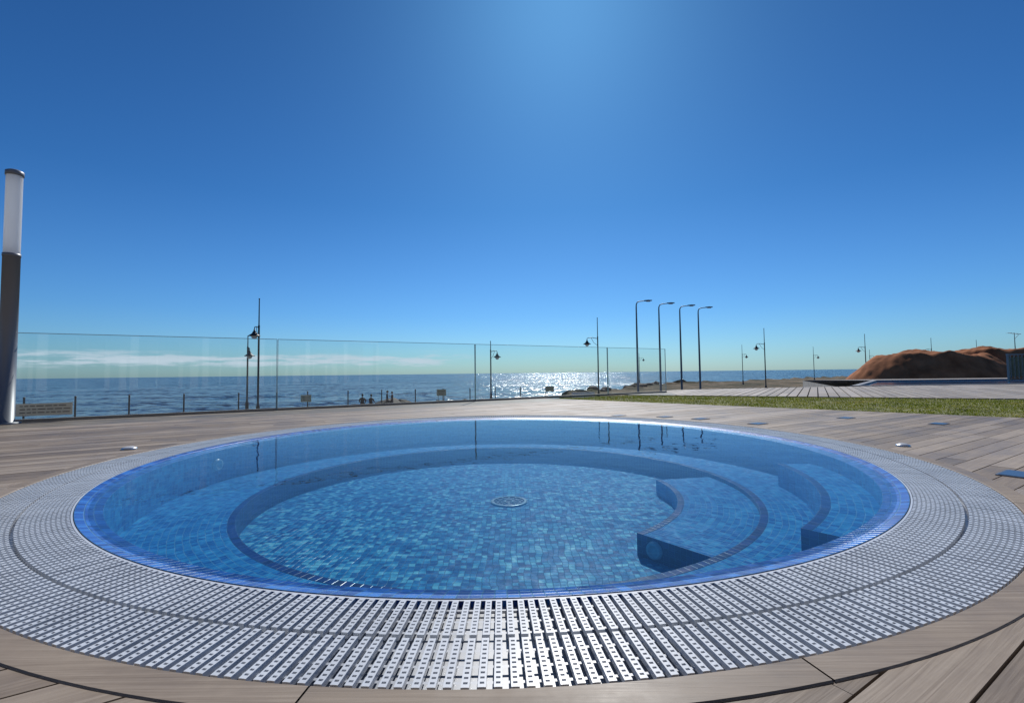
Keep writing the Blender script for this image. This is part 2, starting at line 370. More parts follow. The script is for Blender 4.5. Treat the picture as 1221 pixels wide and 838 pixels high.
# ------------------------------------------------------------ decks
def clip(poly, cpoly):
    out = poly
    for i in range(len(cpoly)):
        a = cpoly[i]; b = cpoly[(i+1) % len(cpoly)]
        def side(p): return (b[0]-a[0])*(p[1]-a[1])-(b[1]-a[1])*(p[0]-a[0])
        inp = out; out = []
        for k in range(len(inp)):
            p = inp[k]; q = inp[(k+1) % len(inp)]; sp = side(p); sq = side(q)
            if sp >= 0: out.append(p)
            if (sp >= 0) != (sq >= 0):
                t = sp/(sp-sq); out.append((p[0]+(q[0]-p[0])*t, p[1]+(q[1]-p[1])*t))
        if len(out) < 3: return []
    return out
def deck(name, poly_ccw, ang, mat, bw=0.122, gap=0.006, hole=None, z=0.0, blen=2.4):
    ca, sa = math.cos(-ang), math.sin(-ang)
    loc = [(x*ca-y*sa, x*sa+y*ca) for x, y in poly_ccw]
    us = [p[0] for p in loc]; vs = [p[1] for p in loc]
    hc = None
    if hole: hc = (hole[0]*ca-hole[1]*sa, hole[0]*sa+hole[1]*ca); HR = hole[2]
    mb = MB(); rnd = []
    v = min(vs)
    while v < max(vs):
        v0 = v+gap/2; v1 = v+bw-gap/2
        u = min(us)-random.random()*blen
        while u < max(us):
            L_ = blen*random.choice([0.75, 1, 1, 1.25]); ua = u+0.001; ub = u+L_-0.001; rv = random.random(); u += L_
            pieces = []
            if hc and v1 > hc[1]-HR and v0 < hc[1]+HR and ub > hc[0]-HR and ua < hc[0]+HR:
                K = 6
                for k in range(K):
                    w0 = v0+(v1-v0)*k/K; w1 = v0+(v1-v0)*(k+1)/K
                    h0 = math.sqrt(max(0, HR*HR-(w0-hc[1])**2)); h1 = math.sqrt(max(0, HR*HR-(w1-hc[1])**2))
                    if h0 <= 0 and h1 <= 0: pieces.append([(ua, w0), (ub, w0), (ub, w1), (ua, w1)]); continue
                    l0, l1 = min(ub, hc[0]-h0), min(ub, hc[0]-h1)
                    if l0 > ua or l1 > ua: pieces.append([(ua, w0), (max(ua, l0), w0), (max(ua, l1), w1), (ua, w1)])
                    l0, l1 = max(ua, hc[0]+h0), max(ua, hc[0]+h1)
                    if l0 < ub or l1 < ub: pieces.append([(min(ub, l0), w0), (ub, w0), (ub, w1), (min(ub, l1), w1)])
            else: pieces = [[(ua, v0), (ub, v0), (ub, v1), (ua, v1)]]
            for pc in pieces:
                pc = clip(pc, loc)
                if not pc: continue
                dz = (rv-0.5)*0.0016
                mb.poly([(x, y, z+dz) for x, y in pc], 0); rnd.append(rv)
                for i in range(len(pc)):
                    a = pc[i]; b = pc[(i+1) % len(pc)]
                    mb.poly([(a[0], a[1], z-0.022), (b[0], b[1], z-0.022), (b[0], b[1], z+dz), (a[0], a[1], z+dz)], 0); rnd.append(rv)
        v += bw
    return mb.build(name, [mat], rotz=ang, rnd=rnd)
ANG = math.atan(0.62)
main_poly = [(-22, -9), (12, -9), (12, -0.5), (0.74, 10.99), (-22, -2.88)]
deck('wooden_deck', main_poly, ANG, M_wood, hole=(PC.x, PC.y, 2.925))
d2 = [(2.95, 12.25), (26, 0.85), (34, 3), (34, 17.6), (26, 17.1), (11.7, 16.5), (5.2, 15.0)]
deck('boardwalk_deck', d2, ANG+rad(25), M_wood2, bw=0.20, blen=4.0, gap=0.025)
deck('boardwalk_deck', [(19.2, 24.6), (34, 24.6), (34, 27), (17, 27)], 0.1, M_wood2, bw=0.15)
def fascia(name, poly, z0, z1, mat):
    mb = MB()
    for i in range(len(poly)):
        a = poly[i]; b = poly[(i+1) % len(poly)]
        mb.poly([(a[0], a[1], z0), (b[0], b[1], z0), (b[0], b[1], z1), (a[0], a[1], z1)], 0)
    return mb.build(name, [mat])
plat = [(-22.1, -9.1), (34.2, -9.1), (34.2, 27.1), (16.9, 27.1), (11.6, 16.6), (5.1, 15.1), (2.9, 12.4), (0.74, 11.03), (-22.1, -2.86)]
fascia('platform_wall', plat, -3.2, -0.03, M_conc)

# far rectangular pool
fp = MB()
P1, P2, P3, P4 = (12.3, 16.75), (30, 17.55), (30, 24.4), (19, 24.4)
fp.poly([(*p, -0.05) for p in (P1, P2, P3, P4)], 0)
q_ = [P1, P2, P3, P4]
for i in range(4):
    a, b = Vector(q_[i]), Vector(q_[(i+1) % 4]); d = (b-a).normalized(); mid = (a+b)/2
    fp.box((mid.x, mid.y, -0.03), ((b-a).length+0.2, 0.2, 0.08), 1, Matrix.Rotation(math.atan2(d.y, d.x), 3, 'Z'))
m, nt2, out = new_mat('far_pool_water'); p = N(nt2, 'ShaderNodeBsdfPrincipled'); p.inputs['Base Color'].default_value = (0.015, 0.08, 0.22, 1); p.inputs['Roughness'].default_value = 0.05
nz = N(nt2, 'ShaderNodeTexNoise'); nz.inputs['Scale'].default_value = 3; bp = N(nt2, 'ShaderNodeBump'); bp.inputs['Strength'].default_value = 0.3; bp.inputs['Distance'].default_value = 0.05
L(nt2, nz.outputs['Fac'], bp.inputs['Height']); L(nt2, bp.outputs[0], p.inputs['Normal']); L(nt2, p.outputs[0], out.inputs[0])
fp.build('swimming_pool', [m, simple('pool_coping', (0.20, 0.21, 0.23), 0.6)])

# ------------------------------------------------------------ grass strip
def grass_mat(name, stops):
    m, nt2, out = new_mat(name); p = N(nt2, 'ShaderNodeBsdfDiffuse'); t = N(nt2, 'ShaderNodeBsdfTranslucent')
    tc = N(nt2, 'ShaderNodeTexCoord'); nz = N(nt2, 'ShaderNodeTexNoise'); nz.inputs['Scale'].default_value = 1.1; nz.inputs['Detail'].default_value = 9; nz.inputs['Roughness'].default_value = 0.7
    L(nt2, tc.outputs['Object'], nz.inputs['Vector'])
    r = ramp(nt2, nz.outputs['Fac'], stops)
    L(nt2, r.outputs[0], p.inputs[0]); L(nt2, r.outputs[0], t.inputs[0])
    mx = N(nt2, 'ShaderNodeMixShader'); mx.inputs[0].default_value = 0.5; L(nt2, p.outputs[0], mx.inputs[1]); L(nt2, t.outputs[0], mx.inputs[2])
    L(nt2, mx.outputs[0], out.inputs[0]); return m
M_blade = grass_mat('grass_blade', [(0.34, (0.08, 0.12, 0.012)), (0.5, (0.17, 0.20, 0.022)), (0.68, (0.34, 0.29, 0.08))])
M_soil = simple('lawn_base', (0.12, 0.125, 0.03), 0.9, nscale=2.0, namt=0.5)
gp = [(0.76, 11.02), (12.02, -0.5), (12.02, -6), (24, -6), (24, 1.8), (2.92, 12.22)]
g = MB()
g.poly([(x, y, -0.02) for x, y in gp], 0)
cnt = 0
while cnt < 70000:
    x = random.uniform(0.7, 17); y = random.uniform(-2, 12.3)
    if not ((y > 11.80-1.02*x) and (y < 13.66-0.497*x-0.03) and (y < 10.5+0.61*x)): continue
    if random.random() > 1.3*math.exp(-0.06*max(0, x-4)): continue
    a = random.uniform(0, TAU); w = 0.006
    h = random.uniform(0.012, 0.032)*(1+0.5*noise.noise((x*1.5, y*1.5, 0)))
    lx, ly = random.uniform(-.025, .025), random.uniform(-.025, .025)
    g.poly([(x-w*math.cos(a), y-w*math.sin(a), -0.02), (x+w*math.cos(a), y+w*math.sin(a), -0.02), (x+lx, y+ly, -0.02+h)], 1)
    cnt += 1
g.build('grass', [M_soil, M_blade])

# ------------------------------------------------------------ terrain and sea
coast_x = np.array([-400, -60, -22, -6, 3, 14, 39, 80, 200, 700.])
coast_y = np.array([0, 34, 43, 49, 60, 82, 122, 158, 240, 420.])
SEA = -5.0
def h_terr(x, y):
    yc = np.interp(x, coast_x, coast_y)
    n1 = noise.noise((x*.06, y*.06, 3)); n2 = noise.noise((x*.3, y*.3, 7)); n3 = noise.noise((x*.9, y*.9, 1))
    d = (yc-y)*0.7+n1*6+n2*2
    t = min(1, max(0, (d+6)/11)); t = t*t*(3-2*t)
    z = -6.2+3.6*t
    rocky = math.exp(-((d-1)/5.0)**2)
    z += rocky*(max(0, n2)*1.6+max(0, n3)*0.8)+0.12*n2*t+0.05*n3*t
    if x > 40 and d > 10: z += 0.25*n1
    return z
xs = np.concatenate([np.arange(-160, -30, 4), np.arange(-30, 60, 0.9), np.arange(60, 140, 2.0), np.arange(140, 720, 12)])
ys = np.concatenate([np.arange(-60, 36, 4), np.arange(36, 135, 0.9), np.arange(135, 460, 6)])
V = [(x, y, h_terr(x, y)) for y in ys for x in xs]
nx = len(xs); F = [(j*nx+i, j*nx+i+1, (j+1)*nx+i+1, (j+1)*nx+i) for j in range(len(ys)-1) for i in range(nx-1)]
m, nt2, out = new_mat('shore_ground'); p = N(nt2, 'ShaderNodeBsdfPrincipled'); p.inputs['Roughness'].default_value = 0.95; p.inputs['Specular IOR Level'].default_value = 0.15
tc = N(nt2, 'ShaderNodeTexCoord'); nz = N(nt2, 'ShaderNodeTexNoise'); nz.inputs['Scale'].default_value = 0.16; nz.inputs['Detail'].default_value = 10; nz.inputs['Roughness'].default_value = 0.7
L(nt2, tc.outputs['Object'], nz.inputs['Vector'])
r = ramp(nt2, nz.outputs['Fac'], [(0.36, (0.03, 0.035, 0.015)), (0.47, (0.07, 0.06, 0.035)), (0.55, (0.15, 0.115, 0.075)), (0.68, (0.26, 0.20, 0.14))])
L(nt2, r.outputs[0], p.inputs['Base Color'])
bp = N(nt2, 'ShaderNodeBump'); bp.inputs['Distance'].default_value = 0.6; bp.inputs['Strength'].default_value = 0.9
L(nt2, nz.outputs['Fac'], bp.inputs['Height']); L(nt2, bp.outputs[0], p.inputs['Normal']); L(nt2, p.outputs[0], out.inputs[0])
tm = MB(); tm.faces(V, F, 0, False); tm.build('ground', [m])

# shoreline boulders (one object)
rk = MB(); rr = random.Random(11)
ico = bmesh.new(); bmesh.ops.create_icosphere(ico, subdivisions=2, radius=1); iv = [v.co.copy() for v in ico.verts]; ifc = [tuple(v.index for v in f.verts) for f in ico.faces]; ico.free()
for i in range(330):
    x = rr.uniform(-14, 50); yc = float(np.interp(x, coast_x, coast_y)); y = yc + rr.gauss(1.5, 4.0)
    s_ = rr.uniform(0.25, 0.95)*(1.5 if rr.random() < .12 else 1); sd_ = rr.uniform(0, 99)
    z = max(h_terr(x, y), SEA-0.1)
    ax, ay, az_ = s_*rr.uniform(.8, 1.5), s_*rr.uniform(.8, 1.3), s_*rr.uniform(.5, .85)
    vs = []
    for c in iv:
        k = 1+0.45*noise.noise((c.x*1.4+sd_, c.y*1.4, c.z*1.4))
        vs.append((x+c.x*ax*k, y+c.y*ay*k, z+0.1*s_+c.z*az_*k))
    rk.faces(vs, ifc, 0)
rk.build('shore_rocks', [simple('dark_rock', (0.055, 0.048, 0.04), 0.8, nscale=1.5, namt=0.5, spec=0.3)])

# sea: choppy facets, crests running across the swell
m, nt2, out = new_mat('sea_water'); p = N(nt2, 'ShaderNodeBsdfPrincipled')
p.inputs['Base Color'].default_value = (0.003, 0.014, 0.04, 1); p.inputs['Roughness'].default_value = 0.18; p.inputs['IOR'].default_value = 1.33
geo = N(nt2, 'ShaderNodeNewGeometry')
def chop(scale, rot, sxy, amp):
    mpp = N(nt2, 'ShaderNodeMapping'); mpp.inputs['Rotation'].default_value = (0, 0, rot); mpp.inputs['Scale'].default_value = (sxy[0], sxy[1], 1); L(nt2, geo.outputs['Position'], mpp.inputs[0])
    n1 = N(nt2, 'ShaderNodeTexNoise'); n1.inputs['Scale'].default_value = scale; n1.inputs['Detail'].default_value = 3; n1.inputs['Roughness'].default_value = 0.6
    L(nt2, mpp.outputs[0], n1.inputs['Vector'])
    sb = N(nt2, 'ShaderNodeVectorMath'); sb.operation = 'SUBTRACT'; L(nt2, n1.outputs['Color'], sb.inputs[0]); sb.inputs[1].default_value = (.5, .5, .5)
    sc = N(nt2, 'ShaderNodeVectorMath'); sc.operation = 'MULTIPLY'; L(nt2, sb.outputs[0], sc.inputs[0]); sc.inputs[1].default_value = (amp*0.50, amp, 0)
    return sc.outputs[0]
c1 = chop(0.8, 0.0, (0.5, 1), 2.7); c2 = chop(0.07, 0.0, (0.35, 1), 1.1)
ad = N(nt2, 'ShaderNodeVectorMath'); ad.operation = 'ADD'; L(nt2, c1, ad.inputs[0]); L(nt2, c2, ad.inputs[1])
ad2 = N(nt2, 'ShaderNodeVectorMath'); ad2.operation = 'ADD'; L(nt2, ad.outputs[0], ad2.inputs[0]); ad2.inputs[1].default_value = (-0.01, 0, 1)
nm = N(nt2, 'ShaderNodeVectorMath'); nm.operation = 'NORMALIZE'; L(nt2, ad2.outputs[0], nm.inputs[0])
L(nt2, nm.outputs[0], p.inputs['Normal']); L(nt2, p.outputs[0], out.inputs[0])
se = MB(); se.poly([(-40000, -200, SEA), (40000, -200, SEA), (40000, 40000, SEA), (-40000, 40000, SEA)], 0); se.build('sea', [m])

# ------------------------------------------------------------ earth mounds
m = simple('red_earth', (0.30, 0.125, 0.06), 0.95, nscale=0.6, namt=0.4, bump=0.6, spec=0.1)
def mound(name, cx, cy, rx, ry, hgt, seed, base=-2.7):
    nx_, ny_ = 130, 70; V = []
    for j in range(ny_):
        for i in range(nx_):
            u = -1+2*i/(nx_-1); v = -1+2*j/(ny_-1)
            r = math.sqrt(u*u+v*v)
            prof = max(0, 1-r**1.7)
            prof = min(prof*1.45, 0.80+0.22*prof)
            k = noise.fractal((u*2.4+seed, v*2.4, seed), 1.0, 2.0, 5)
            k2 = noise.noise((u*22, v*14, seed))
            z = hgt*prof*(1+0.08*k)+(0.2*k+0.10*k2)*min(1, prof*3)
            V.append((cx+u*rx, cy+v*ry, base+z))
    F = [(j*nx_+i, j*nx_+i+1, (j+1)*nx_+i+1, (j+1)*nx_+i) for j in range(ny_-1) for i in range(nx_-1)]
    mb = MB(); mb.faces(V, F, 0, True); return mb.build(name, [m])
mound('earth_mound', 55.5, 62, 12, 8, 5.3, 1.3)
mound('earth_mound', 69, 66, 12, 8, 5.9, 5.1)
mound('earth_mound', 84, 72, 16, 8, 5.6, 9.1)

# ------------------------------------------------------------ glass fence
fdir = Vector((1, 0.61, 0)).normalized(); fang = math.atan(0.61)
P0 = Vector((-4.08, 8.07, 0))
gl = MB(); Rz = Matrix.Rotation(fang, 3, 'Z')
top = 1.23; plen = 3.84
for k in range(-5, 3):
    a = P0+fdir*(plen*k+0.008); b = P0+fdir*(plen*(k+1)-0.008)
    if k == 2: b = P0+fdir*(plen*2+2.2)
    mid = (a+b)/2; ln = (b-a).length
    gl.poly([(a.x, a.y, 0.03), (b.x, b.y, 0.03), (b.x, b.y, top), (a.x, a.y, top)], 0)
    gl.box((mid.x, mid.y, top+0.004), (ln, 0.018, 0.008), 1, Rz)
    for e in (a, b): gl.box((e.x, e.y, top/2), (0.008, 0.018, top), 1, Rz)
    gl.box((mid.x, mid.y, 0.02), (ln, 0.05, 0.045), 2, Rz)
gl.build('glass_fence', [M_glass, M_gedge, simple('base_channel', (0.3, 0.27, 0.24), 0.5, 0.3)])

# ------------------------------------------------------------ hotel behind the viewpoint (seen only reflected)
hb = MB(); M_pl = simple('white_render', (0.50, 0.49, 0.47), 0.8, nscale=2, namt=0.05); M_win = simple('window_glass', (0.03, 0.05, 0.07), 0.05)
for fl_ in range(4):
    z0 = fl_*3.1
    hb.box((0, -13.5, z0+1.55), (34, 5, 3.1), 0)
    hb.box((0, -10.4, z0+2.98), (34, 1.8, 0.22), 0)
    for k in range(11):
        x = -15.5+k*3.1
        hb.box((x, -10.99, z0+1.25), (2.0, 0.06, 2.3), 1)
        hb.box((x, -10.95, z0+1.25), (0.07, 0.06, 2.3), 0)
        hb.box((x+1.55, -9.75, z0+1.43), (0.32, 0.32, 2.86), 0)
        if fl_: hb.box((x, -9.6, z0+0.55), (2.75, 0.04, 0.9), 1)
hb.box((0, -12.4, 12.7), (34.6, 7.4, 0.5), 0)
hb.build('hotel_building', [M_pl, M_win])

# ------------------------------------------------------------ bollard column lamp
cl = MB(); bx_, by_ = -6.76, 6.22
cl.lathe((bx_, by_, 0), [(0.15, 0), (0.15, 0.02), (0.088, 0.024), (0.088, 2.25), (0.092, 2.25), (0.092, 2.29), (0.086, 2.29)], 0, 28)
cl.lathe((bx_, by_, 0), [(0.084, 2.29), (0.084, 3.36)], 1, 28)
cl.lathe((bx_, by_, 0), [(0.084, 3.36), (0.094, 3.36), (0.094, 3.42), (0.06, 3.44), (0, 3.445)], 0, 28)
for k in range(4):
    a = TAU*k/4+.4; cl.lathe((bx_+0.125*math.cos(a), by_+0.125*math.sin(a), 0.02), [(0.01, 0), (0.01, 0.015), (0, 0.016)], 0, 8)
mo, nto, outo = new_mat('opal_tube'); dd = N(nto, 'ShaderNodeBsdfDiffuse'); dd.inputs[0].default_value = (0.85, 0.87, 0.9, 1); tt = N(nto, 'ShaderNodeBsdfTranslucent'); tt.inputs[0].default_value = (0.85, 0.87, 0.9, 1)
mxo = N(nto, 'ShaderNodeMixShader'); mxo.inputs[0].default_value = 0.6; L(nto, dd.outputs[0], mxo.inputs[1]); L(nto, tt.outputs[0], mxo.inputs[2]); L(nto, mxo.outputs[0], outo.inputs[0])
cl.build('column_lamp', [simple('column_grey', (0.20, 0.21, 0.235), 0.45, 0.2), mo])

# ------------------------------------------------------------ street lamps
GZ = -2.65
def lantern(mb, c, s=1.0):
    mb.lathe(c, [(0.0, 0.42*s), (0.05*s, 0.40*s), (0.07*s, 0.28*s), (0.12*s, 0.22*s), (0.17*s, 0.10*s), (0.40*s, -0.06*s), (0.42*s, -0.10*s), (0.20*s, -0.08*s)], 0, 18)
    mb.lathe(c, [(0.22*s, -0.08*s), (0.20*s, -0.2*s), (0.12*s, -0.30*s), (0, -0.34*s)], 1, 18)
def lamp_tall(X, Y, ang=0, top=6.5, lz=3.7, pr=0.075, arm=1.15):
    mb = MB(); h = top-GZ; l = lz-GZ
    mb.lathe((0, 0, 0), [(0.22, 0), (0.22, 0.12), (0.15, 0.2), (0.13, 0.9), (0.15, 0.95), (0.10, 1.05), (pr, 1.2), (pr*0.85, l+0.6), (pr*0.95, l+0.62), (pr*0.95, l+0.7), (pr*0.6, l+0.74), (0.035, h-0.1), (0.06, h-0.06), (0.0, h)], 0, 12)
    mb.tube([(0, 0, l+0.5), (arm*.5, 0, l+0.62), (arm*.9, 0, l+0.6), (arm, 0, l+0.5), (arm, 0, l+0.36)], [0.035, 0.032, 0.03, 0.03, 0.028], 0, 8)
    mb.tube([(0, 0, l-0.25), (arm*.35, 0, l+0.05), (arm*.62, 0, l+0.6)], [0.02, 0.02, 0.02], 0, 6)
    lantern(mb, (arm, 0, l), 1.0)
    return mb.build('street_lamp', [M_darkm, M_lampw], (X, Y, GZ), ang)
def lamp_short(X, Y, ang=0, arm=0.55):
    return lamp_tall(X, Y, ang, top=4.1, lz=2.4, arm=arm)
def at(px, d): return ((px-610.5)/554*d, d)
x, y = at(308, 35); lamp_tall(x, y, rad(215), arm=0.3)
x, y = at(295, 40); lamp_short(x, y, rad(-40), arm=0.4)
x, y = at(585, 50); lamp_short(x, y, 0, arm=0.7)
x, y = at(713, 50); lamp_tall(x, y, rad(180))
x, y = at(762, 125); lamp_tall(x, y, 0, top=5.5)
x, y = at(885, 106); lamp_tall(x, y, rad(15))
x, y = at(912, 65); lamp_tall(x, y, rad(180))
x, y = at(970, 119); lamp_tall(x, y, 0)
x, y = at(1032, 78); lamp_tall(x, y, rad(180))
x, y = at(1037, 130); lamp_tall(x, y, 0, top=6.0)
x, y = at(1111, 90); lamp_tall(x, y, rad(180))
x, y = at(1165, 98); lamp_tall(x, y, rad(180))
def cobra(X, Y, top):
    mb = MB(); h = top-GZ
    mb.lathe((0, 0, 0), [(0.2, 0), (0.2, 0.5), (0.15, 0.6), (0.12, h*0.6), (0.09, h-0.9)], 0, 12)
    mb.tube([(0, 0, h-0.9), (0.02, 0, h-0.5), (0.15, 0, h-0.22), (0.45, 0, h-0.1), (1.2, 0, h-0.02)], [0.09, 0.08, 0.07, 0.06, 0.055], 0, 10)
    vs = [(1.1, -.09, h-.06), (1.1, .09, h-.06), (1.1, .07, h+.06), (1.1, -.07, h+.06), (1.6, -.17, h-.1), (1.6, .17, h-.1), (1.6, .14, h+.1), (1.6, -.14, h+.1), (2.15, -.10, h-.03), (2.15, .10, h-.03), (2.15, .07, h+.08), (2.15, -.07, h+.08)]
    fs = [(0, 1, 2, 3), (8, 11, 10, 9)]
    for a in (0, 4):
        for k in range(4): fs.append((a+k, a+4+k, a+4+(k+1) % 4, a+(k+1) % 4))
    mb.faces(vs, fs, 0)
    mb.box((1.65, 0, h-.11), (0.5, 0.2, 0.06), 1)
    return mb.build('road_light', [M_pole, M_lampw], (X, Y, GZ), rad(random.uniform(-8, 4)))
for px, d, tp in ((760, 62, 10.1), (787, 64, 10.0), (812, 66.5, 10.0), (834, 68.5, 10.0)):
    x, y = at(px, d); cobra(x, y, tp)

# ------------------------------------------------------------ wire fence on the promenade, with signs
wf = MB(); posts = []
for i, px in enumerate([30, 91, 155, 220, 285, 330, 367, 415, 455, 495, 528, 560, 590, 620, 650]):
    d = 25+i*1.6; x, y = at(px, d); posts.append((x, y)); tp = -0.45-0.03*i
    wf.tube([(x, y, GZ), (x, y, tp)], [0.045, 0.045], 0, 8); wf.lathe((x, y, tp), [(0.06, 0), (0.05, 0.05), (0, 0.07)], 0, 8)
for i in range(len(posts)-1):
    a, b = posts[i], posts[i+1]
    for k in range(3):
        z = -0.75-0.03*i-0.4*k
        wf.tube([(a[0], a[1], z), ((a[0]+b[0])/2, (a[1]+b[1])/2, z-0.06), (b[0], b[1], z)], [0.006]*3, 0, 5)
wf.build('post_and_wire_fence', [M_darkm])
def sign(c, w, h, ang, mount=None, face=(0.66, 0.56, 0.34)):
    mb = MB(); mb.box((0, 0, 0), (w, 0.02, h), 0)
    for k in range(3): mb.box((0, -0.012, h*(0.25-0.22*k)), (w*(0.8-0.1*k), 0.004, h*0.07), 1)
    mb.box((0, -0.011, 0), (w*0.97, 0.002, h*0.94), 2)
    if mount:
        for s_ in (-.3, .3): mb.tube([(s_*w, 0.02, -h/2), (s_*w, 0.02, mount)], [0.015, 0.015], 3, 6)
    return mb.build('warning_sign', [M_sign, M_signt, simple('sign_face', face, 0.6), M_darkm], c, ang)
x, y = at(365, 33.5); sign((x, y, -1.05), 0.75, 0.5, 0, -1.5)
x, y = at(526, 40); sign((x, y, -1.0), 0.8, 0.55, 0, -1.6)
x, y = at(655, 46); sign((x, y, -1.0), 0.8, 0.5, 0, -1.6)
# printed notice fixed to the glass
nb_ = MB(); nb_.box((0, 0, 0), (0.58, 0.004, 0.17), 0)
for k in range(3):
    xx = -0.25
    while xx < 0.22:
        w_ = random.uniform(.03, .08); nb_.box((xx+w_/2, -0.003, 0.05-0.045*k), (w_, 0.002, 0.016), 1); xx += w_+0.015
mf, ntf, outf = new_mat('notice_film'); tf = N(ntf, 'ShaderNodeBsdfTranslucent'); tf.inputs[0].default_value = (0.6, 0.58, 0.53, 1); df = N(ntf, 'ShaderNodeBsdfDiffuse'); df.inputs[0].default_value = (0.6, 0.58, 0.53, 1)
mxf = N(ntf, 'ShaderNodeMixShader'); mxf.inputs[0].default_value = 0.4; L(ntf, df.outputs[0], mxf.inputs[1]); L(ntf, tf.outputs[0], mxf.inputs[2]); L(ntf, mxf.outputs[0], outf.inputs[0])
nb_.build('notice_sign', [mf, simple('notice_print', (0.25, 0.23, 0.2), 0.6)], (-6.55, 6.53, 0.17), fang)

# ------------------------------------------------------------ deck fittings
for (x, y, s_) in ((-3.22, 3.93, 1.0), (3.02, 3.63, 0.85)):
    mb = MB(); mb.lathe((0, 0, 0), [(0.055*s_, 0), (0.055*s_, 0.008), (0.045*s_, 0.014), (0.04*s_, 0.014)], 0, 24); mb.lathe((0, 0, 0), [(0.04*s_, 0.014), (0.03*s_, 0.020), (0, 0.022)], 1, 24)
    mb.build('deck_spotlight', [M_steel, simple('frosted_lens', (0.5, 0.52, 0.55), 0.3)], (x, y, 0.001))
for (x, y, w, h) in ((2.83, 2.62, .22, .16), (2.35, 5.85, .20, .13), (2.75, 5.25, .20, .13), (2.0, 6.15, .18, .13), (4.1, 5.75, .2, .13), (4.6, 5.05, .2, .13), (1.45, 6.4, .18, .12)):
    mb = MB(); mb.box((0, 0, 0.001), (w, h, 0.006), 1); mb.box((0, 0, 0.004), (w*0.9, h*0.86, 0.004), 0)
    mb.build('deck_hatch', [M_plate, simple('hatch_frame', (0.08, 0.1, 0.14), 0.4)], (x, y, 0.001), ANG)

# far pool safety fence + mast + promenade bench
rf = MB()
for i in range(8):
    x = 22.6+i*1.1; y = 21.2+i*0.1
    rf.box((x, y, 0.55), (0.06, 0.06, 1.35), 0)
    if i < 7: rf.box((x+0.55, y+0.05, 0.55), (0.98, 0.015, 1.05), 1); rf.box((x+0.55, y+0.05, 1.19), (1.1, 0.06, 0.05), 0)
    for k in range(5):
        if i < 7: rf.box((x+0.18*(k+1), y+0.05, 0.62), (0.02, 0.03, 1.1), 0)
rf.build('pool_safety_fence', [simple('fence_metal', (0.2, 0.2, 0.21), 0.4, 0.5), glass_mat('clear_glass', (0.75, 0.82, 0.86))])
ms = MB(); x, y = at(1211, 66)
ms.tube([(0, 0, 0), (0, 0, 2.9)], [0.06, 0.03], 0, 6); ms.tube([(-.9, 0, 2.9), (.9, 0, 2.7)], [.03, .03], 0, 6); ms.tube([(0, 0, 2.0), (.7, 0, 2.75)], [.025, .025], 0, 6)
for k in range(4): ms.tube([(-.8+.45*k, -.4, 2.88-.05*k), (-.8+.45*k, .4, 2.88-.05*k)], [.015, .015], 0, 5)
ms.build('antenna_mast', [M_darkm], (x, y, 2.6))
bn = MB(); x, y = at(695, 52)
for k in range(4): bn.box((0, -0.2+0.13*k, 0.45), (2.6, 0.1, 0.05), 0)
for k in range(3): bn.box((0, 0.28+0.02*k, 0.6+0.15*k), (2.6, 0.04, 0.1), 0)
for s_ in (-1.1, 0, 1.1): bn.box((s_, 0, 0.22), (0.1, 0.45, 0.44), 0); bn.box((s_, 0.33, 0.6), (0.08, 0.05, 0.8), 0)
bn.build('promenade_bench', [simple('bench_white', (0.7, 0.7, 0.68), 0.6)], (x, y, GZ+0.05))

